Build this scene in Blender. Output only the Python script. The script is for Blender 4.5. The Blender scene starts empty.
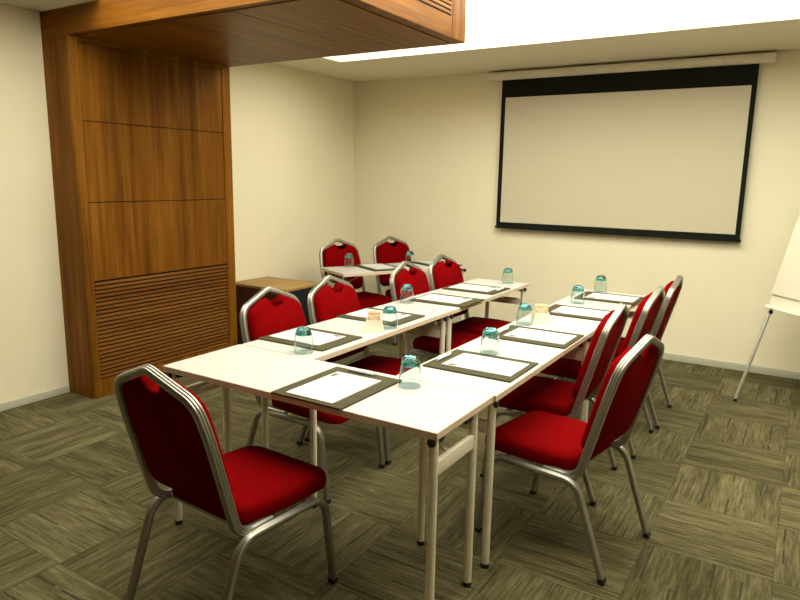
import bpy, bmesh, math, random
from mathutils import Vector, Matrix
random.seed(7)
SC = bpy.context.scene
COL = SC.collection
PI = math.pi

# ------------------------------------------------------------------ materials
def new_mat(name):
    m = bpy.data.materials.new(name); m.use_nodes = True
    nt = m.node_tree
    return m, nt, nt.nodes['Principled BSDF']

def N(nt, kind, **kw):
    n = nt.nodes.new(kind)
    for k, v in kw.items():
        if k in n.inputs.keys() if isinstance(k, str) else False: n.inputs[k].default_value = v
        else: setattr(n, k, v)
    return n

def ramp(nt, stops):
    r = nt.nodes.new('ShaderNodeValToRGB')
    e = r.color_ramp.elements
    while len(e) < len(stops): e.new(0.5)
    for i, (p, c) in enumerate(stops):
        e[i].position = p; e[i].color = (*c, 1)
    return r

def mth(nt, op, a, b=None, c=None):
    n = nt.nodes.new('ShaderNodeMath'); n.operation = op
    for i, v in enumerate((a, b, c)):
        if v is None: continue
        if isinstance(v, (int, float)): n.inputs[i].default_value = v
        else: nt.links.new(v, n.inputs[i])
    return n.outputs[0]

def noise(nt, vec, scale=1.0, detail=2.0, rough=0.5):
    n = nt.nodes.new('ShaderNodeTexNoise')
    n.inputs['Scale'].default_value = scale
    n.inputs['Detail'].default_value = detail
    n.inputs['Roughness'].default_value = rough
    if vec is not None: nt.links.new(vec, n.inputs['Vector'])
    return n.outputs['Fac']

def comb(nt, x, y, z):
    n = nt.nodes.new('ShaderNodeCombineXYZ')
    for i, v in enumerate((x, y, z)):
        if isinstance(v, (int, float)): n.inputs[i].default_value = v
        else: nt.links.new(v, n.inputs[i])
    return n.outputs[0]

def objco(nt):
    t = nt.nodes.new('ShaderNodeTexCoord'); s = nt.nodes.new('ShaderNodeSeparateXYZ')
    nt.links.new(t.outputs['Object'], s.inputs[0])
    return t.outputs['Object'], s.outputs[0], s.outputs[1], s.outputs[2]

def bump(nt, h, strength, dist=0.002):
    b = nt.nodes.new('ShaderNodeBump')
    b.inputs['Strength'].default_value = strength
    b.inputs['Distance'].default_value = dist
    nt.links.new(h, b.inputs['Height'])
    return b.outputs[0]

def simple(name, col, rough=0.5, metal=0.0, var=0.06, vscale=30.0, bumps=0.0, bscale=400.0, coat=0.0, sheen=0.0, spec=.5):
    m, nt, p = new_mat(name)
    co, x, y, z = objco(nt)
    f = noise(nt, co, vscale, 3)
    r = ramp(nt, [(0.3, tuple(c * (1 - var) for c in col)), (0.7, tuple(min(1, c * (1 + var)) for c in col))])
    nt.links.new(f, r.inputs[0]); nt.links.new(r.outputs[0], p.inputs['Base Color'])
    p.inputs['Roughness'].default_value = rough
    p.inputs['Metallic'].default_value = metal
    p.inputs['Coat Weight'].default_value = coat
    p.inputs['Specular IOR Level'].default_value = spec
    if sheen:
        p.inputs['Sheen Weight'].default_value = sheen
        p.inputs['Specular IOR Level'].default_value = .02
        p.inputs['Sheen Roughness'].default_value = 0.4
        p.inputs['Sheen Tint'].default_value = (1, .25, .2, 1)
    if bumps:
        nt.links.new(bump(nt, noise(nt, co, bscale, 2), bumps), p.inputs['Normal'])
    return m

def wood(name, axis, dark, mid, light, rough=0.38, scale=1.0):
    m, nt, p = new_mat(name)
    co, x, y, z = objco(nt)
    c = {'x': x, 'y': y, 'z': z}
    def vec(across, along):
        o = [mth(nt, 'MULTIPLY', c[k], (along if k == axis else across) * scale) for k in 'xyz']
        return comb(nt, *o)
    warp = noise(nt, vec(5, .9), 1.0, 2)
    a = noise(nt, vec(16, .7), 1.0, 4, .55)
    b = noise(nt, vec(150, 6), 1.0, 2, .6)
    f = mth(nt, 'ADD', mth(nt, 'MULTIPLY', a, .62), mth(nt, 'ADD', mth(nt, 'MULTIPLY', b, .2), mth(nt, 'MULTIPLY', warp, .18)))
    r = ramp(nt, [(0.3, dark), (0.5, mid), (0.72, light)])
    nt.links.new(f, r.inputs[0]); nt.links.new(r.outputs[0], p.inputs['Base Color'])
    p.inputs['Roughness'].default_value = rough
    p.inputs['Specular IOR Level'].default_value = .07
    nt.links.new(bump(nt, b, .08), p.inputs['Normal'])
    return m

def carpet():
    m, nt, p = new_mat('carpet_tiles')
    co, x, y, z = objco(nt)
    T = .5
    tx = mth(nt, 'DIVIDE', mth(nt, 'ADD', x, .455), T)
    ty = mth(nt, 'DIVIDE', mth(nt, 'ADD', y, -3.35), T)
    fx = mth(nt, 'FLOOR', tx); fy = mth(nt, 'FLOOR', ty)
    ux = mth(nt, 'SUBTRACT', tx, fx); uy = mth(nt, 'SUBTRACT', ty, fy)
    par = mth(nt, 'FLOORED_MODULO', mth(nt, 'ADD', fx, fy), 2.0)
    ipar = mth(nt, 'SUBTRACT', 1.0, par)
    across = mth(nt, 'ADD', mth(nt, 'MULTIPLY', ux, ipar), mth(nt, 'MULTIPLY', uy, par))
    along = mth(nt, 'ADD', mth(nt, 'MULTIPLY', uy, ipar), mth(nt, 'MULTIPLY', ux, par))
    wn = nt.nodes.new('ShaderNodeTexWhiteNoise'); wn.noise_dimensions = '2D'
    nt.links.new(comb(nt, fx, fy, 0.0), wn.inputs['Vector'])
    rnd = wn.outputs['Value']
    off = mth(nt, 'MULTIPLY', rnd, 57.0)
    fine = noise(nt, comb(nt, mth(nt, 'MULTIPLY', across, 42), mth(nt, 'MULTIPLY', along, 3.2), off), 1, 3, .65)
    band = noise(nt, comb(nt, mth(nt, 'MULTIPLY', across, 7), mth(nt, 'MULTIPLY', along, .8), mth(nt, 'ADD', off, 9.0)), 1, 2, .5)
    speck = noise(nt, comb(nt, mth(nt, 'MULTIPLY', across, 120), mth(nt, 'MULTIPLY', along, 30), off), 1, 2, .6)
    v = mth(nt, 'ADD', mth(nt, 'MULTIPLY', fine, .52), mth(nt, 'ADD', mth(nt, 'MULTIPLY', band, .33), mth(nt, 'MULTIPLY', speck, .15)))
    v = mth(nt, 'ADD', v, mth(nt, 'MULTIPLY', mth(nt, 'SUBTRACT', rnd, .5), .07))
    r = ramp(nt, [(0.3, (.029, .025, .011)), (0.47, (.078, .068, .030)), (0.6, (.145, .129, .063)), (.72, (.215, .195, .102))])
    nt.links.new(v, r.inputs[0])
    # plank grooves inside a tile: thin dark lines, broken along their length
    pl = mth(nt, 'ADD', mth(nt, 'MULTIPLY', across, 4.0), mth(nt, 'MULTIPLY', noise(nt, comb(nt, mth(nt, 'FLOOR', mth(nt, 'MULTIPLY', across, 4)), off, 0.0), 3.1, 0), .5))
    pf = mth(nt, 'FRACT', pl)
    gro = mth(nt, 'LESS_THAN', mth(nt, 'ABSOLUTE', mth(nt, 'SUBTRACT', pf, .5)), .028)
    msk = noise(nt, comb(nt, mth(nt, 'MULTIPLY', mth(nt, 'FLOOR', pl), 3.7), mth(nt, 'MULTIPLY', along, 1.6), off), 1, 1)
    gro = mth(nt, 'MULTIPLY', gro, mth(nt, 'GREATER_THAN', msk, .47))
    ex = mth(nt, 'MINIMUM', mth(nt, 'MINIMUM', ux, mth(nt, 'SUBTRACT', 1.0, ux)), mth(nt, 'MINIMUM', uy, mth(nt, 'SUBTRACT', 1.0, uy)))
    seam = mth(nt, 'MULTIPLY', mth(nt, 'LESS_THAN', ex, .007), .35)
    d = mth(nt, 'MAXIMUM', mth(nt, 'MULTIPLY', gro, .85), seam)
    mx = nt.nodes.new('ShaderNodeMix'); mx.data_type = 'RGBA'
    nt.links.new(d, mx.inputs['Factor']); nt.links.new(r.outputs[0], mx.inputs['A'])
    mx.inputs['B'].default_value = (.03, .026, .017, 1)
    nt.links.new(mx.outputs['Result'], p.inputs['Base Color'])
    p.inputs['Roughness'].default_value = .95
    p.inputs['Specular IOR Level'].default_value = .15
    nt.links.new(bump(nt, speck, .5, .004), p.inputs['Normal'])
    return m

def glass(name, col, rough=0.0):
    m, nt, p = new_mat(name)
    co, x, y, z = objco(nt)
    r = ramp(nt, [(.2, tuple(c * .96 for c in col)), (.8, col)])
    nt.links.new(noise(nt, co, 25, 2), r.inputs[0]); nt.links.new(r.outputs[0], p.inputs['Base Color'])
    p.inputs['Transmission Weight'].default_value = 1
    p.inputs['Roughness'].default_value = rough
    p.inputs['IOR'].default_value = 1.45
    return m

def emit(name, col, strength):
    m, nt, p = new_mat(name)
    p.inputs['Base Color'].default_value = (.9, .88, .8, 1)
    p.inputs['Emission Color'].default_value = (*col, 1)
    p.inputs['Emission Strength'].default_value = strength
    return m

M = {}
M['wall'] = simple('wall_paint', (.82, .765, .565), .75, var=.015, vscale=2.0, bumps=.05, bscale=300)
M['ceil'] = simple('ceiling_paint', (.78, .72, .57), .85, var=.01, vscale=2.0)
M['base'] = simple('baseboard_paint', (.48, .48, .38), .5, var=.02)
M['carpet'] = carpet()
WD = ((.06, .018, .002), (.175, .066, .007), (.32, .14, .017))
M['wood_z'] = wood('walnut_veneer_upright', 'z', *WD)
M['wood_y'] = wood('walnut_veneer_along', 'y', *WD)
M['wood_x'] = wood('walnut_veneer_across', 'x', *WD)
M['slat'] = wood('walnut_slats', 'y', (.10, .037, .008), (.18, .07, .016), (.25, .105, .025))
M['dark_gap'] = simple('dark_void', (.018, .009, .005), .9)
M['red'] = simple('red_fabric', (.15, .0006, .0012), .9, var=.12, vscale=60, bumps=.25, bscale=700, sheen=.004)
M['silver'] = simple('silver_lacquer_tube', (.37, .365, .32), .36, metal=.9, var=.05, vscale=12)
M['black'] = simple('black_plastic', (.012, .012, .012), .45)
M['lam'] = simple('white_laminate', (.50, .50, .475), .33, var=.01, vscale=4)
M['edge'] = simple('beech_edge', (.68, .55, .40), .5, var=.05)
M['leg_white'] = simple('cream_powder_coat', (.74, .69, .54), .4, var=.02)
M['pad_mat'] = simple('olive_leatherette', (.060, .054, .027), .75, var=.1, vscale=80, bumps=.2, bscale=600, spec=.15)
M['paper'] = simple('white_paper', (.50, .50, .49), .8, var=.01)
M['ink'] = simple('printed_ink', (.09, .085, .065), .8)
M['pen'] = simple('white_pen_plastic', (.9, .9, .86), .3)
M['glass'] = glass('clear_tumbler_glass', (.88, .975, .965))
M['teal'] = glass('turquoise_glass', (.2, .70, .86))
M['holder'] = simple('cream_holder', (.80, .76, .60), .45, var=.02)
M['sachet_o'] = simple('orange_sachet', (.85, .55, .28), .6, var=.45, vscale=70)
M['sachet_w'] = simple('white_sachet', (.88, .80, .66), .6, var=.1, vscale=120)
M['sachet_b'] = simple('brown_sachet', (.86, .62, .42), .6, var=.35, vscale=60)
M['screen_black'] = simple('screen_black_border', (.010, .011, .008), .8, spec=.1)
M['screen_white'] = simple('screen_matte_white', (.56, .52, .385), .9, var=.006, vscale=3)
M['case'] = simple('screen_case_enamel', (.80, .76, .64), .4)
M['cab_top'] = wood('cabinet_top_veneer', 'x', (.24, .15, .05), (.33, .21, .075), (.4, .27, .1), rough=.45)
M['cab_dark'] = simple('dark_cabinet', (.06, .022, .008), .8, var=.15, spec=.1)
M['cab_door'] = simple('black_door', (.010, .011, .016), .5, spec=.2)
M['chart'] = simple('flip_paper', (.66, .63, .50), .75, var=.01)
M['alu'] = simple('grey_aluminium', (.55, .55, .5), .35, metal=.7)
M['light'] = emit('backlit_ceiling_membrane', (1.0, .955, .79), 6.9)

# ------------------------------------------------------------------ mesh tools
def link(name, bm, mat, parent=None, sharp=35, smooth=True):
    me = bpy.data.meshes.new(name)
    bmesh.ops.recalc_face_normals(bm, faces=bm.faces[:])
    bm.to_mesh(me); bm.free()
    if smooth:
        for q in me.polygons: q.use_smooth = True
        me.set_sharp_from_angle(angle=math.radians(sharp))
    mats = mat if isinstance(mat, (list, tuple)) else [mat]
    for m in mats: me.materials.append(m)
    o = bpy.data.objects.new(name, me); COL.objects.link(o)
    if parent: o.parent = parent
    return o

def box(bm, x0, x1, y0, y1, z0, z1, bev=0.0, seg=2):
    t = bmesh.new()
    vs = [t.verts.new((x, y, z)) for x in (x0, x1) for y in (y0, y1) for z in (z0, z1)]
    for f in ((0, 1, 3, 2), (4, 6, 7, 5), (0, 4, 5, 1), (2, 3, 7, 6), (0, 2, 6, 4), (1, 5, 7, 3)):
        t.faces.new([vs[i] for i in f])
    if bev: bmesh.ops.bevel(t, geom=t.edges[:], offset=bev, segments=seg, affect='EDGES', profile=.6)
    merge(bm, t)

def merge(bm, t, mtx=None):
    mp = {}
    for v in t.verts: mp[v] = bm.verts.new(mtx @ v.co if mtx else v.co)
    for f in t.faces:
        try: bm.faces.new([mp[v] for v in f.verts]).material_index = f.material_index
        except ValueError: pass
    t.free()

def fillet(pts, radii, closed=False, seg=6):
    """round the corners of a polyline of Vectors"""
    pts = [Vector(q) for q in pts]; n = len(pts); out = []
    if isinstance(radii, (int, float)): radii = [radii] * n
    for i in range(n):
        if not closed and i in (0, n - 1): out.append(pts[i]); continue
        a, b, c = pts[i - 1], pts[i], pts[(i + 1) % n]
        u = (a - b); w = (c - b); lu, lw = u.length, w.length
        u.normalize(); w.normalize()
        ang = u.angle(w)
        r = radii[i]
        if r <= 0 or ang > PI - .02: out.append(b); continue
        d = min(r / math.tan(ang / 2), lu * .49, lw * .49)
        r = d * math.tan(ang / 2)
        p0 = b + u * d; p1 = b + w * d
        cen = b + (u + w).normalized() * (r / math.sin(ang / 2))
        v0 = p0 - cen; v1 = p1 - cen
        tot = v0.angle(v1)
        ax = v0.cross(v1)
        if ax.length < 1e-9: out.append(b); continue
        ax.normalize()
        for k in range(seg + 1):
            out.append(cen + Matrix.Rotation(tot * k / seg, 3, ax) @ v0)
    return out

def sweep(bm, pts, prof, ref, caps=True):
    """sweep profile [(a,b)] along pts; a runs along ref"""
    pts = [Vector(q) for q in pts]; ref = Vector(ref); rings = []
    for i, q in enumerate(pts):
        if i == 0: t = pts[1] - q
        elif i == len(pts) - 1: t = q - pts[i - 1]
        else: t = (pts[i + 1] - q).normalized() + (q - pts[i - 1]).normalized()
        t.normalize()
        a = (ref - t * ref.dot(t)).normalized(); b = t.cross(a)
        rings.append([bm.verts.new(q + a * u + b * v) for u, v in prof])
    n = len(prof)
    for r0, r1 in zip(rings, rings[1:]):
        for k in range(n): bm.faces.new((r0[k], r0[(k + 1) % n], r1[(k + 1) % n], r1[k]))
    if caps: bm.faces.new(rings[0]); bm.faces.new(rings[-1])

def circ(r, n=12): return [(r * math.cos(2 * PI * k / n), r * math.sin(2 * PI * k / n)) for k in range(n)]

def ridged(hx, hy, d=.0022):
    """rounded rectangular tube section with three ribs on its two long sides"""
    side = [(hx - d * 1.6, -hy), (hx - d * .3, -hy * .82), (hx, -hy * .62), (hx - d * .2, -hy * .44), (hx - d, -hy * .34), (hx - d * .2, -hy * .24), (hx, 0),
            (hx - d * .2, hy * .24), (hx - d, hy * .34), (hx - d * .2, hy * .44), (hx, hy * .62), (hx - d * .3, hy * .82), (hx - d * 1.6, hy)]
    return side + [(-a, -b) for a, b in side]

def lathe(bm, prof, n=32, close=False):
    rings = []
    for r, z in prof:
        if r < 1e-6: rings.append([bm.verts.new((0, 0, z))])
        else: rings.append([bm.verts.new((r * math.cos(2 * PI * k / n), r * math.sin(2 * PI * k / n), z)) for k in range(n)])
    pairs = list(zip(rings, rings[1:])) + ([(rings[-1], rings[0])] if close else [])
    for a, b in pairs:
        for k in range(n):
            k2 = (k + 1) % n
            if len(a) == 1 and len(b) == 1: continue
            if len(a) == 1: bm.faces.new((a[0], b[k], b[k2]))
            elif len(b) == 1: bm.faces.new((a[k], a[k2], b[0]))
            else: bm.faces.new((a[k], a[k2], b[k2], b[k]))

def inset_poly(pts, d):
    n = len(pts); out = []
    for i in range(n):
        a, b, c = Vector(pts[i - 1]), Vector(pts[i]), Vector(pts[(i + 1) % n])
        e0 = (b - a).normalized(); e1 = (c - b).normalized()
        n0 = Vector((-e0.y, e0.x)); n1 = Vector((-e1.y, e1.x))
        m = (n0 + n1)
        m = m / max(.3, m.dot(n0)) if m.length > 1e-6 else n0
        out.append(b + m * d)
    return out

def pillow(bm, outline, rings, to3):
    """outline: CCW 2-D points; rings [(inset, height)] from back to front"""
    prev = None; first = None
    for d, h in rings:
        cur = [bm.verts.new(to3(q.x, q.y, h)) for q in inset_poly(outline, d)]
        if prev:
            n = len(cur)
            for k in range(n): bm.faces.new((prev[k], prev[(k + 1) % n], cur[(k + 1) % n], cur[k]))
        else: first = cur
        prev = cur
    bm.faces.new(first); bm.faces.new(prev)

def prism(bm, poly, y0, y1, axis='y'):
    """poly in the other two axes, extruded"""
    def p3(a, b, t): return {'y': (a, t, b), 'x': (t, a, b), 'z': (a, b, t)}[axis]
    r0 = [bm.verts.new(p3(a, b, y0)) for a, b in poly]; r1 = [bm.verts.new(p3(a, b, y1)) for a, b in poly]
    n = len(poly)
    for k in range(n): bm.faces.new((r0[k], r0[(k + 1) % n], r1[(k + 1) % n], r1[k]))
    bm.faces.new(r0); bm.faces.new(r1)

def empty(name, loc=(0, 0, 0), rz=0.0, label=None, cat=None, group=None):
    o = bpy.data.objects.new(name, None); COL.objects.link(o)
    o.location = loc; o.rotation_euler = (0, 0, rz); o.empty_display_size = .1
    return tag(o, label, cat, group)

def tag(o, label=None, cat=None, group=None):
    if label: o['label'] = label
    if cat: o['category'] = cat
    if group: o['group'] = group
    return o

def dup(root, loc, rz, label, group=None):
    r = root.copy(); COL.objects.link(r); r.location = loc; r.rotation_euler = (0, 0, rz)
    r['label'] = label
    if group: r['group'] = group
    for ch in list(root.children):
        c = ch.copy(); COL.objects.link(c); c.parent = r
        for g in list(ch.children):
            d = g.copy(); COL.objects.link(d); d.parent = c
    return r

def struct(name, bm, mat, **kw):
    o = link(name, bm, mat, **kw); o['kind'] = 'structure'; return o

# ------------------------------------------------------------------ room shell
XW, YB, H = -4.451, 6.175, 2.616
XR, YF = 2.4, -1.6
TX0, TX1, TY0, TY1, TZ = -3.80, 0.5, 1.5, 5.05, 2.92   # lit recess in the ceiling
b = bmesh.new(); box(b, XW - .1, XR + .1, YF - .1, YB + .1, -.1, 0); struct('floor', b, M['carpet'], smooth=False)
b = bmesh.new(); box(b, XW - .1, XW, YF, YB, 0, TZ + .05); struct('wall_left', b, M['wall'], smooth=False)
b = bmesh.new(); box(b, XR, XR + .1, YF, YB, 0, TZ + .05); struct('wall_right', b, M['wall'], smooth=False)
b = bmesh.new(); box(b, XW - .1, XR + .1, YB, YB + .1, 0, TZ + .05); struct('wall_back', b, M['wall'], smooth=False)
b = bmesh.new(); box(b, XW - .1, XR + .1, YF - .1, YF, 0, TZ + .05); struct('wall_front', b, M['wood_x'], smooth=False)  # unseen wall behind the camera; dark veneer made up to cut fill light
b = bmesh.new()
PX, PY0, PY1 = -4.15, 2.63, 4.02          # wood pillar front plane and its two ends
box(b, XW, TX0, YF, PY0 + .001, H, TZ); box(b, XW, TX0, PY1 - .001, YB, H, TZ)
box(b, TX1, XR, YF, YB, H, TZ); box(b, TX0, TX1, YF, TY0, H, TZ); box(b, TX0, TX1, TY1, YB, H, TZ)
box(b, XW, XR, YF, YB, TZ, TZ + .05)
struct('ceiling', b, M['ceil'], smooth=False)
b = bmesh.new(); box(b, XW + .001, XW + .013, YF, PY0 - .003, 0, .052, .003); box(b, XW + .001, XW + .013, PY1 + .003, YB - .014, 0, .052, .003)
struct('baseboard_left', b, M['base'])
b = bmesh.new(); box(b, XW + .001, XR - .001, YB - .013, YB - .001, 0, .063, .003); struct('baseboard_back', b, M['base'])

# backlit stretched membrane filling the recess, cut round the wooden canopy
CX1 = -2.02                              # free end of the canopy
b = bmesh.new()
box(b, TX0 + .002, TX1 - .002, TY0 + .002, PY0 - .002, TZ - .03, TZ - .012)
box(b, TX0 + .002, TX1 - .002, PY1 + .002, TY1 - .002, TZ - .03, TZ - .012)
box(b, CX1 + .008, TX1 - .002, PY0 - .002, PY1 + .002, TZ - .03, TZ - .012)
lp = link('ceiling_light', b, M['light'], smooth=False)
tag(lp, 'bright backlit ceiling panel in the recess above the tables', 'ceiling light')

# ------------------------------------------------------------------ wood pillar on the left wall
pil = empty('wood_pillar', (XW, (PY0 + PY1) / 2, 0), 0, 'tall walnut veneer pillar with louvred grille, standing against the left wall', 'wood pillar')
def WP(name, bm, mat, parent=pil, **kw):
    o = link(name, bm, mat, parent, **kw)
    o.location = (-XW, -(PY0 + PY1) / 2, 0) if parent in (pil,) else (0, 0, 0)
    return o
ZB = 2.45
IL, IR, IZ0, IZ1 = 2.69, 3.925, .132, 2.41
b = bmesh.new(); box(b, XW + .002, PX - .03, PY0 + .03, PY1 - .01, 0, ZB - .002); WP('core', b, M['dark_gap'], smooth=False)
b = bmesh.new()
prof = [(XW + .002, PY0), (PX, PY0), (PX, IL), (PX - .035, IL), (PX - .035, PY0 + .05), (XW + .002, PY0 + .05)]
pr = fillet([(x, y, 0) for x, y in prof], [0, .028, .002, 0, 0, 0], closed=True)
prism(b, [(q.x, q.y) for q in pr], 0, ZB - .001, 'z')
prof = [(XW + .002, PY1 - .03), (PX - .035, PY1 - .03), (PX - .035, IR), (PX, IR), (PX, PY1), (XW + .002, PY1)]
pr = fillet([(x, y, 0) for x, y in prof], [0, 0, 0, .002, .012, 0], closed=True)
prism(b, [(q.x, q.y) for q in pr], 0, ZB - .001, 'z')
box(b, PX - .035, PX - .001, IL + .001, IR - .001, 0, IZ0 - .002)
box(b, PX - .035, PX - .001, IL + .001, IR - .001, IZ1 + .003, ZB - .001)
WP('frame', b, M['wood_z'])
for z0, z1 in ((.84, 1.378), (1.383, 1.916), (1.921, IZ1)):
    b = bmesh.new(); box(b, PX - .03, PX - .003, IL + .004, IR - .004, z0, z1, .0015, 1); WP('panel', b, M['wood_z'])
b = bmesh.new(); box(b, PX - .03, PX - .018, IL + .004, IR - .004, IZ0, .836)
gr = WP('louvre_grille', b, M['dark_gap'], smooth=False)
b = bmesh.new()
ns = 24
for k in range(ns):
    z = IZ0 + .006 + (.83 - IZ0) * k / ns
    prism(b, [(PX - .019, z), (PX - .003, z + .001), (PX - .003, z + .013), (PX - .019, z + .019)], IL + .006, IR - .006, 'y')
sl = link('louvre_slats', b, M['slat'], gr)

# ------------------------------------------------------------------ wood canopy under the ceiling
can = empty('wood_canopy', (XW, (PY0 + PY1) / 2, ZB), 0, 'wide walnut veneer canopy box hanging under the ceiling, reaching out from the pillar', 'wood canopy')
def WC(name, bm, mat, parent=can, **kw):
    o = link(name, bm, mat, parent, **kw)
    if parent is can: o.location = (-XW, -(PY0 + PY1) / 2, -ZB)
    return o
b = bmesh.new()
prism(b, [(XW + .002, ZB), (CX1, ZB), (CX1, TZ - .002), (TX0 + .003, TZ - .002), (TX0 + .003, H - .001), (XW + .002, H - .001)], PY0, PY1, 'y')
WC('casing', b, M['wood_x'], smooth=False)
for xa, xb in ((PX + .01, -3.45), (-3.444, -2.74), (-2.734, CX1 - .075)):
    b = bmesh.new(); box(b, xa, xb, PY0 + .05, PY1 - .07, ZB - .006, ZB + .001, .001, 1)
    WC('soffit_panel', b, M['wood_y'])
b = bmesh.new(); box(b, CX1 - .001, CX1 + .002, PY0 + .002, 3.836, ZB + .002, TZ - .004, .0005, 1); WC('end_panel', b, M['wood_y'])
b = bmesh.new(); box(b, CX1 - .001, CX1 + .003, 2.74, 3.82, 2.575, 2.80)
vg = WC('vent_grille', b, M['dark_gap'], smooth=False)
b = bmesh.new()
for k in range(8):
    z = 2.582 + k * .0275
    prism(b, [(CX1 + .002, z + .003), (CX1 + .009, z), (CX1 + .009, z + .0165), (CX1 + .002, z + .0195)], 2.742, 3.818, 'y')
link('vent_slats', b, M['wood_y'], vg)
b = bmesh.new(); box(b, CX1 - .001, CX1 + .004, 3.84, PY1 - .002, ZB + .002, TZ - .004, .001, 1); WC('corner_strip', b, M['wood_z'])

# ------------------------------------------------------------------ projection screen
scr = empty('projection_screen', (-1.555, YB - .06, 1.1), 0, 'white pull-down projection screen with black border hanging on the back wall', 'projection screen')
def WS(name, bm, mat, parent=scr, **kw):
    o = link(name, bm, mat, parent, **kw)
    if parent is scr: o.location = (1.555, -(YB - .06), -1.1)
    return o
YS = YB - .06
b = bmesh.new()
pr = fillet([(0, YB - .002, 2.523), (0, YB - .10, 2.523), (0, YB - .10, 2.598), (0, YB - .002, 2.604)], [0, .03, .025, 0], closed=True)
prism(b, [(q.y, q.z) for q in pr], -2.775, -.362, 'x'); WS('case', b, M['case'])
for x0, x1 in ((-2.795, -2.7755), (-.3615, -.345)):
    b = bmesh.new()
    pr = fillet([(0, YB - .002, 2.519), (0, YB - .104, 2.519), (0, YB - .104, 2.602), (0, YB - .002, 2.607)], [0, .03, .025, 0], closed=True)
    prism(b, [(q.y, q.z) for q in pr], x0, x1, 'x'); WS('end_cap', b, M['case'])
b = bmesh.new(); box(b, -2.65, -.459, YS - .001, YS + .001, 1.125, 2.53); fab = WS('border_cloth', b, M['screen_black'], smooth=False)
b = bmesh.new(); box(b, -2.607, -.497, YS - .0022, YS - .0012, 1.166, 2.36); link('viewing_surface', b, M['screen_white'], fab, smooth=False)
b = bmesh.new(); box(b, -2.66, -.449, YS - .013, YS + .012, 1.104, 1.128, .008); WS('weight_bar', b, M['screen_black'])

# ------------------------------------------------------------------ chairs
SIL = M['silver']
y_b, y_t, z_b, z_t = .143, -.017, .400, .990
LB = math.hypot(y_t - y_b, z_t - z_b)
vv = Vector((0, y_t - y_b, z_t - z_b)) / LB; nn = Vector((0, vv.z, -vv.y))
def back3(u, w, h): return Vector((u, y_b, z_b)) + vv * w + nn * h

def make_chair(label, group):
    t = empty('conference_chair', (0, 0, 0), 0, label, 'chair', group)
    # seat cushion
    b = bmesh.new()
    out = fillet([(-.2, .172, 0), (.2, .172, 0), (.232, .38, 0), (.222, .625, 0), (-.222, .625, 0), (-.232, .38, 0)], [.05, .05, .3, .075, .075, .3], closed=True, seg=8)
    def s3(x, y, h):
        k = max(0, (y - .44) / .17)
        return Vector((x, y, h - (.012 * k * k if h > .41 else 0)))
    pillow(b, [Vector((q.x, q.y)) for q in out], [(.014, .404), (.003, .411), (0, .424), (0, .448), (.005, .462), (.016, .472), (.034, .479), (.05, .482)], s3)
    link('seat', b, M['red'], t, sharp=60)
    # backrest pad with the hand-hole notch in its top
    b = bmesh.new()
    pts = [(-.203, .095), (.203, .095), (.210, .37), (.194, .500), (.057, .555), (.022, .515), (-.022, .515), (-.057, .555), (-.194, .500), (-.210, .37)]
    out = fillet([(u, w, 0) for u, w in pts], [.06, .06, .5, .075, .02, .03, .03, .02, .075, .5], closed=True, seg=6)
    pillow(b, [Vector((q.x, q.y)) for q in out], [(.006, -.008), (.001, -.004), (0, .004), (0, .026), (.003, .038), (.010, .048), (.021, .054)], back3)
    link('backrest', b, M['red'], t, sharp=60)
    # frame hoop round the back, its feet running forward below the seat
    b = bmesh.new()
    half = [Vector((.210, .30, .394)), back3(.224, 0, 0) , back3(.225, .38, 0), back3(.208, .514, 0), back3(0, .598, 0)]
    path = half + [Vector((-q.x, q.y, q.z)) for q in half[-2::-1]]
    sweep(b, fillet(path, [0, .085, .6, .085, .05, .085, .6, .085, 0], seg=8), [(v, u) for u, v in ridged(.0138, .016)], nn)
    link('back_frame', b, SIL, t, sharp=50)
    prof = ridged(.0115, .0145)
    for s in (-1, 1):
        # each side: front leg and rear leg bend over into the rail below the seat
        xf, xr, zr = s * .252, s * .236, .390
        A = [Vector((s * .246, .592, .0135)), Vector((s * .242, .548, zr)), Vector((s * .243, .36, zr))]
        B = [Vector((s * .236, .004, .0135)), Vector((s * .240, .14, zr)), Vector((s * .242, .27, zr))]
        for P_, nm in ((A, 'leg'), (B, 'leg')):
            b = bmesh.new(); sweep(b, fillet(P_, .085, seg=8), [(v, u) for u, v in prof], (1, 0, 0))
            lg = link(nm, b, SIL, t, sharp=50)
            q = P_[0]; d = (P_[1] - P_[0]).normalized()
            b = bmesh.new(); sweep(b, [q - d * .008, q + d * .010], [(u * 1.1, v * 1.1) for v, u in [(a, c) for a, c in ridged(.0115, .0145, .0005)]], (1, 0, 0))
            link('foot', b, M['black'], lg)
        b = bmesh.new(); sweep(b, [B[2] + Vector((0, -.003, 0)), A[2] + Vector((0, .003, 0))], [(v, u) for u, v in prof], (1, 0, 0))
        link('seat_rail', b, SIL, t, sharp=50)
    for y in (.2, .47):
        b = bmesh.new(); box(b, -.235, .235, y - .012, y + .012, .388, .406, .003); link('stretcher', b, SIL, t)
    return t

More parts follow.
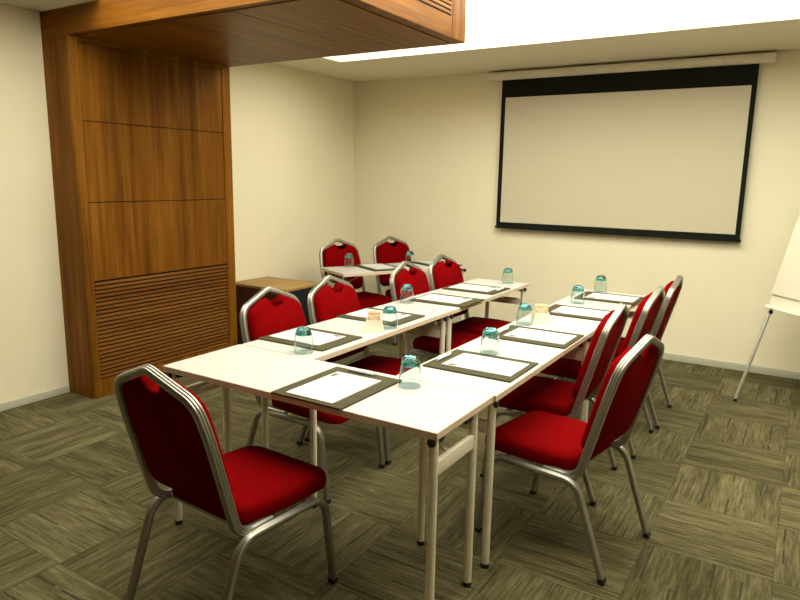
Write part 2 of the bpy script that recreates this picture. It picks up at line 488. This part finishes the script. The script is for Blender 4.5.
CG = None
CH = [  # x, y, yaw, label
    (-1.722, 1.29, -0.063, 'red chair seen from behind in the left foreground, facing the near cross table'),
    (-0.494, 2.68, 1.405, 'nearest red chair on the right side of the tables, the only one seen whole there'),
    (-0.748, 3.312, 1.595, 'second red chair from the front on the right side, half hidden by the nearest one'),
    (-0.698, 4.005, 1.56, 'third red chair from the front on the right side of the tables'),
    (-0.679, 4.574, 1.58, 'farthest red chair on the right side, closest to the flip chart'),
    (-2.443, 2.604, -1.575, 'nearest red chair on the left side, in front of the low dark cabinet'),
    (-2.443, 3.142, -1.56, 'second red chair from the front on the left side, a sachet holder before it'),
    (-2.443, 4.04, -1.58, 'third red chair from the front on the left side of the tables'),
    (-2.443, 4.6, -1.6, 'farthest red chair on the left side of the long tables'),
    (-3.867, 5.103, -1.88, 'red chair at the slanted corner table, the one nearer the low dark cabinet'),
    (-3.636, 5.691, -1.93, 'red chair at the slanted corner table, the one nearer the back wall'),
]
c0 = make_chair(CH[0][3], 'red conference chairs with silver frames')
c0.location = (CH[0][0], CH[0][1], 0); c0.rotation_euler = (0, 0, CH[0][2])
for x, y, a, lb in CH[1:]: dup(c0, (x, y, 0), a, lb)

# ------------------------------------------------------------------ folding tables
TT = .7557
K = .9814      # measured table-plane figures below are for a plane at .74; the tops stand at TT
def make_table(label, L, Dp, inset):
    t = empty('folding_table', (0, 0, 0), 0, label, 'table', 'white folding seminar tables')
    hl, hd = L / 2 - .0008, Dp / 2 - .0008
    b = bmesh.new(); box(b, -hl + .002, hl - .002, -hd + .002, hd - .002, TT - .025, TT, .0012, 1); link('tabletop', b, M['lam'], t)
    b = bmesh.new()
    for x0, x1, y0, y1 in ((-hl, hl, -hd, -hd + .0021), (-hl, hl, hd - .0021, hd), (-hl, -hl + .0021, -hd, hd), (hl - .0021, hl, -hd, hd)):
        box(b, x0, x1, y0, y1, TT - .0255, TT - .0012)
    link('edge_band', b, M['edge'], t, smooth=False)
    ya, yb = -Dp / 2 + .026, .103
    for s in (-1, 1):
        x = s * (L / 2 - inset[s > 0])
        for y, sg in ((ya, 1), (yb, -1)):
            b = bmesh.new(); sweep(b, [(x, y, .012), (x, y, TT - .0255)], circ(.0165, 16), (1, 0, 0))
            lg = link('leg', b, M['leg_white'], t)
            b = bmesh.new(); lathe(b, [(0, 0), (.0165, 0), (.018, .004), (.018, .016), (.0165, .02), (0, .02)], 16)
            ft = link('foot', b, M['black'], lg); ft.location = (x, y, 0)
            b = bmesh.new(); box(b, x - s * .024, x + s * .006, min(y + sg * .016, y + sg * .07), max(y + sg * .016, y + sg * .07), TT - .06, TT - .026, .006)
            link('hinge_bracket', b, M['black'], t)
        b = bmesh.new(); box(b, x - .011, x + .011, ya + .01, yb - .01, .585, .637, .003); link('crossbar', b, M['leg_white'], t)
        b = bmesh.new(); ym = (ya + yb) / 2
        sweep(b, [(x - s * .006, ym, .612), (x - s * .3, ym, TT - .03)], [(u * 1.4, v * .6) for u, v in circ(.009, 10)], (0, 1, 0))
        link('brace', b, M['leg_white'], t)
        b = bmesh.new(); lathe(b, [(0, 0), (.013, 0), (.016, .004), (.016, .012), (.012, .016), (0, .016)], 16)
        kn = link('knob', b, M['black'], t); kn.location = (x, ya - .010, TT - .042); kn.rotation_euler = (PI / 2, 0, 0)
    b = bmesh.new(); box(b, -L / 2 + .13, L / 2 - .13, yb - .014, yb + .014, TT - .058, TT - .026, .003); link('support_rail', b, M['leg_white'], t)
    return t
t0 = make_table('white folding table across the near end, its corner closest to the viewer', 1.40 * K, .474 * K, (.03, .024))
t0.location = (-1.679 * K, 2.078 * K, 0)
cR, cL, y1, y2 = -1.207 * K, -2.1345 * K, 3.017 * K, 4.418 * K
t1 = make_table('white folding table starting the right-hand row, butted against the near cross table', 1.40 * K, .474 * K, (.024, .062))
t1.location = (cR, y1, 0); t1.rotation_euler = (0, 0, PI / 2)
dup(t1, (cR, y2, 0), PI / 2, 'far white folding table of the right-hand row, under the projection screen')
dup(t1, (cL, y1, 0), PI / 2, 'white folding table starting the left-hand row, nearest the wood pillar')
dup(t1, (cL, y2, 0), PI / 2, 'far white folding table of the left-hand row, a lone tumbler at its end')
AB = math.atan2(.891, .454)
ax, bx = Vector((math.cos(AB), math.sin(AB))), Vector((-math.sin(AB), math.cos(AB)))
Nc = Vector((-3.402, 4.575)); ctr = (Nc + ax * .70 + bx * .25) * K
dup(t1, (ctr.x, ctr.y, 0), AB, 'white folding table set apart and slanted in the far left corner')

# ------------------------------------------------------------------ desk pads, paper, pens
def make_pad():
    b = bmesh.new(); box(b, -.168, .168, -.210, .210, 0, .008, .002)
    m = link('desk_pad', b, M['pad_mat']); m['category'] = 'desk pad'; m['group'] = 'olive desk pads'
    return m
def make_paper(mark=True):
    b = bmesh.new(); box(b, -.113, .113, -.165, .165, 0, .003)
    o = link('notepaper', b, M['paper'], smooth=False); o['category'] = 'paper'; o['group'] = 'white sheets on the desk pads'
    b = bmesh.new()
    box(b, -.104, -.089, .100, .140, .003, .0034)
    box(b, -.085, -.080, .100, .140, .003, .0034)
    link('printed_mark', b, M['ink'], o, smooth=False)
    return o
def make_pen():
    p = empty('ballpoint_pen', (0, 0, 0), 0, None, 'pen', 'white pens on the desk pads')
    b = bmesh.new(); sweep(b, [(-.07, 0, .0085), (.055, 0, .0085)], circ(.0083, 12), (0, 0, 1)); link('barrel', b, M['pen'], p)
    b = bmesh.new(); sweep(b, [(.055, 0, .0085), (.066, 0, .0085), (.07, 0, .0085)], circ(.0045, 12), (0, 0, 1)); link('tip', b, M['alu'], p)
    b = bmesh.new(); box(b, -.066, -.03, -.0015, .0015, .0155, .0185, .0006); link('clip', b, M['pen'], p)
    return p
PADS = [  # x, y, yaw (0 = user sits on -Y side), phrase, pen
    (-1.548, 2.045, 0.0, 'on the near cross table', True),
    (-1.203, 2.675, PI / 2, 'nearest one of the right-hand row', True),
    (-1.190, 3.36, PI / 2, 'second from the front in the right-hand row', True),
    (-1.195, 4.15, PI / 2, 'third from the front in the right-hand row', False),
    (-1.170, 4.82, PI / 2, 'farthest one of the right-hand row', False),
    (-2.158, 2.61, -PI / 2, 'nearest one of the left-hand row, behind a tumbler', False),
    (-2.160, 3.29, -PI / 2, 'second from the front in the left-hand row', False),
    (-2.090, 4.02, -PI / 2, 'third from the front in the left-hand row', False),
    (-2.130, 4.59, -PI / 2, 'farthest one of the left-hand row', True),
]
def on_corner(s, t): q = Nc + ax * s + bx * t; return q.x, q.y
PADS.append((*on_corner(.50, .25), AB + PI, 'left one on the slanted corner table', False))
PADS.append((*on_corner(1.15, .25), AB + PI, 'right one on the slanted corner table', False))
pad0, pap0, pen0 = make_pad(), make_paper(), make_pen()
fp = fa = fn = True
for x, y, a, ph, hp in PADS:
    if fp: o = pad0; fp = False
    else: o = pad0.copy(); COL.objects.link(o)
    x *= K; y *= K
    o.location = (x, y, TT); o.rotation_euler = (0, 0, a); o['label'] = 'olive desk pad, ' + ph
    c, s = math.cos(a), math.sin(a)
    if fa: o = pap0; fa = False; kids = []
    else: o = dup(pap0, (0, 0, 0), 0, '')
    dy = -.022
    o.location = (x - s * dy, y + c * dy, TT + .008); o.rotation_euler = (0, 0, a); o['label'] = 'paper sheet on a desk pad, ' + ph
    if hp:
        if fn: o = pen0; fn = False
        else: o = dup(pen0, (0, 0, 0), 0, '')
        px_, py_ = -.012, .184
        o.location = (x + c * px_ - s * py_, y + s * px_ + c * py_, TT + .008); o.rotation_euler = (0, 0, a); o['label'] = 'white pen on a desk pad, ' + ph

# ------------------------------------------------------------------ upturned tumblers
def make_tumbler():
    t = empty('tumbler', (0, 0, 0), 0, None, 'glass', 'upturned tumblers with turquoise bases')
    G = 1.06
    b = bmesh.new()
    outer = [(.043, .0008), (.0433, .02), (.0425, .05), (.0405, .075), (.0378, .088)]
    inner = [(.0352, .088), (.0382, .075), (.0402, .05), (.0411, .02), (.0408, .0008)]
    lathe(b, [(r * G, z) for r, z in outer + inner], 40, close=True); link('bowl', b, M['glass'], t)
    b = bmesh.new()
    lathe(b, [(r * G, z) for r, z in [(0, .095), (.02, .093), (.032, .0885), (.0377, .0885), (.0362, .098), (.0330, .108), (.0285, .1165), (.0225, .1225), (.016, .1245), (.010, .123), (0, .122)]], 40)
    link('base', b, M['teal'], t, sharp=60)
    return t
TB = [(-1.319, 2.232, 'beside the near desk pad, at the near right corner of the tables'), (-1.262, 2.902, 'between the two nearest desk pads of the right-hand row'),
      (-1.362, 3.625, 'right next to the sachet holder of the right-hand row'), (-1.305, 4.49, 'on the right-hand row, in front of its farthest desk pad'),
      (-1.305, 5.08, 'at the far end of the right-hand row, by the back wall'), (-2.012, 2.38, 'nearest one of the left-hand row, in front of its first desk pad'),
      (-1.958, 3.07, 'right next to the sachet holder of the left-hand row'), (-2.28, 3.79, 'by the third chair on the left side, in front of its back'),
      (-2.05, 5.02, 'alone at the far end of the left-hand row'), (*on_corner(.26, .42), 'left one on the slanted corner table'), (*on_corner(.92, .38), 'right one on the slanted corner table')]
g0 = None
for x, y, ph in TB:
    x *= K; y *= K
    lb = 'upturned turquoise tumbler, ' + ph
    if g0 is None: g0 = make_tumbler(); g0.location = (x, y, TT); g0['label'] = lb
    else: dup(g0, (x, y, TT), 0, lb)

# ------------------------------------------------------------------ sachet holders
def make_holder(label, loc, rz):
    b = bmesh.new()
    h, w0, d0, w1, d1, th = .066, .054, .038, .042, .028, .003
    def ring(w, d, z): return [b.verts.new((sx * w, sy * d, z)) for sx, sy in ((-1, -1), (1, -1), (1, 1), (-1, 1))]
    R = [ring(w0, d0, 0), ring(w0, d0, .004), ring((w0 + w1) / 2 - .001, (d0 + d1) / 2 - .001, h * .45), ring(w1, d1, h), ring(w1 - th, d1 - th, h), ring((w0 + w1) / 2 - .001 - th, (d0 + d1) / 2 - .001 - th, h * .45), ring(w0 - th - .002, d0 - th - .002, .005)]
    for r0, r1 in zip(R, R[1:]):
        for k in range(4): b.faces.new((r0[k], r0[(k + 1) % 4], r1[(k + 1) % 4], r1[k]))
    b.faces.new(R[0]); b.faces.new(R[-1])
    o = link('sachet_holder', b, M['holder'], smooth=False); o.location = loc; o.rotation_euler = (0, 0, rz)
    return tag(o, label, 'sachet holder', 'cream sachet holders')
def sachets(loc, rz, which):
    spec = [('sachet_w', -.015, .112, 'back'), ('sachet_o', -.002, .104, 'middle'), ('sachet_b', .013, .092, 'front')]
    for mname, y, h, ps in spec:
        b = bmesh.new(); prism(b, [(-.031, .0065), (.031, .0065), (.036, .07), (.036, h - .004), (.034, h), (-.034, h), (-.036, h - .004), (-.036, .07)], y - .0025, y + .0025, 'y')
        o = link('sugar_sachet', b, M[mname], smooth=False)
        c, s = math.cos(rz), math.sin(rz)
        o.location = loc; o.rotation_euler = (0, 0, rz)
        nm = {'sachet_w': 'pale', 'sachet_o': 'orange', 'sachet_b': 'peach'}[mname]
        tag(o, '%s sugar sachet standing in the sachet holder of the %s row' % (nm, which), 'sachet', 'sachets in the %s holder' % which)
for loc, rz, w in (((-1.945, 2.890, TT), .55, 'left-hand'), ((-1.265, 3.638, TT), .5, 'right-hand')):
    make_holder('small cream holder full of sugar sachets on the %s row of tables' % w, loc, rz); sachets(loc, rz + PI, w)

# ------------------------------------------------------------------ low cabinet behind the pillar
cab = empty('low_cabinet', (-4.10, 4.47, 0), 0, 'low dark cabinet with a pale wood top against the left wall, behind the pillar', 'cabinet')
x0, x1, y0, y1 = -.335, .335, -.245, .245
b = bmesh.new(); box(b, x0, x1, y0, y1, .588, .61, .002); link('top', b, M['cab_top'], cab)
b = bmesh.new()
box(b, x0 + .005, x1 - .025, y0 + .004, y0 + .022, .004, .588); box(b, x0 + .005, x1 - .025, y1 - .022, y1 - .004, .004, .588)
box(b, x0 + .005, x0 + .02, y0 + .022, y1 - .022, .004, .588); box(b, x0 + .02, x1 - .03, y0 + .022, y1 - .022, .004, .05)
link('body', b, M['cab_dark'], cab, smooth=False)
b = bmesh.new(); box(b, x1 - .024, x1 - .006, y0 + .006, y1 - .006, .05, .582, .002); dr = link('door', b, M['cab_door'], cab)
b = bmesh.new(); box(b, x1 - .006, x1 + .008, y1 - .05, y1 - .038, .36, .5, .003); link('handle', b, M['alu'], dr)

# ------------------------------------------------------------------ flip chart
th = math.radians(14.5)
e1 = Vector((.668, -.744, 0)); bk = Vector((.744, .668, 0)); e2 = Vector((0, 0, 1)) * math.cos(th) + bk * math.sin(th); en = e1.cross(e2)  # en points to the back or front
if en.dot(bk) > 0: en = -en          # towards the tables
P0 = Vector((-.169, 5.418, .80)) - en * .02
fc = empty('flip_chart', (P0.x, P0.y, 0), 0, 'white paper flip chart on thin grey legs by the back wall, at the right edge', 'flip chart')
def FC(name, bm, mat, parent=fc, **kw):
    o = link(name, bm, mat, parent, **kw)
    if parent is fc: o.location = (-P0.x, -P0.y, 0)
    return o
def fbox(bm, a0, a1, b0, b1, c0, c1, bev=0):
    t = bmesh.new(); box(t, a0, a1, b0, b1, c0, c1, bev)
    mt = Matrix.Translation(P0) @ Matrix((e1, e2, en)).transposed().to_4x4()
    merge(bm, t, mt)
def fp_(a, b_, c): return P0 + e1 * a + e2 * b_ + en * c
b = bmesh.new(); fbox(b, -.004, .682, -.09, 1.02, -.018, 0, .003); FC('board', b, M['chart'])
b = bmesh.new(); fbox(b, 0, .678, 0, .97, .0005, .014, .002); FC('paper_pad', b, M['chart'])
b = bmesh.new(); fbox(b, .0, .678, .965, 1.005, .0145, .026, .003); FC('clamp_bar', b, M['alu'])
b = bmesh.new(); fbox(b, .026, .69, -.102, -.09, -.02, .05, .002); fbox(b, .026, .69, -.09, -.078, .043, .05, .002); FC('pen_tray', b, M['case'])
zl = P0.z
for a, sp in ((.004, -.05), (.674, .05)):
    top = fp_(a, -.03, -.03); bot = fp_(a + sp, -.03 - (top.z - .01) / math.cos(th), -.03); bot.z = .01
    bot.x, bot.y = (-.305, 5.252) if a < .3 else (-.305 + e1.x * .76, 5.252 + e1.y * .76)
    b = bmesh.new(); sweep(b, [bot, top], circ(.0125, 12), bk); lg = FC('leg', b, M['alu'])
    b = bmesh.new(); lathe(b, [(0, 0), (.014, 0), (.014, .02), (0, .024)], 12); f_ = link('foot', b, M['black'], lg); f_.location = (bot.x, bot.y, 0)
    kc = fp_(a + (.026 if a < .3 else -.026), -.125, -.02)
    b = bmesh.new(); lathe(b, [(0, 0), (.013, 0), (.016, .006), (.013, .018), (0, .018)], 14); kn = FC('clamp_knob', b, M['black'])
    kn.location = (kc.x - P0.x, kc.y - P0.y, kc.z); kn.rotation_euler = (PI / 2, 0, -.8)
rt = fp_(.34, .85, -.03); rb = Vector((rt.x + bk.x * .22, rt.y + bk.y * .22, .01))
rb.y = min(rb.y, YB - .06)
b = bmesh.new(); sweep(b, [rb, rt], circ(.0095, 12), e1); lg = FC('leg', b, M['alu'])
b = bmesh.new(); lathe(b, [(0, 0), (.014, 0), (.014, .02), (0, .024)], 12); f_ = link('foot', b, M['black'], lg); f_.location = (rb.x, rb.y, 0)

# ------------------------------------------------------------------ world, camera
w = bpy.data.worlds.new('world'); SC.world = w; w.use_nodes = True
w.node_tree.nodes['Background'].inputs[0].default_value = (.05, .045, .035, 1)
cam = bpy.data.cameras.new('camera'); co = bpy.data.objects.new('camera', cam); COL.objects.link(co)
cam.sensor_width = 36; cam.lens = 36 * 653.5 / 800; cam.clip_start = .02
Rv = Vector((.84948281, .52732933, .01739938)); Uv = Vector((-.1118074, .14768797, .98269394)); Fv = Vector((-.51563365, .83672698, -.18441771))
mt = Matrix((Rv, Uv, -Fv)).transposed().to_4x4(); mt.translation = Vector((0, 0, 1.5859))
co.matrix_world = mt
SC.camera = co
vs = SC.view_settings
SC.display_settings.display_device = 'sRGB'
vs.view_transform = 'Standard'; vs.look = 'None'; vs.gamma = 1; vs.use_curve_mapping = False
vs.exposure = 0.0
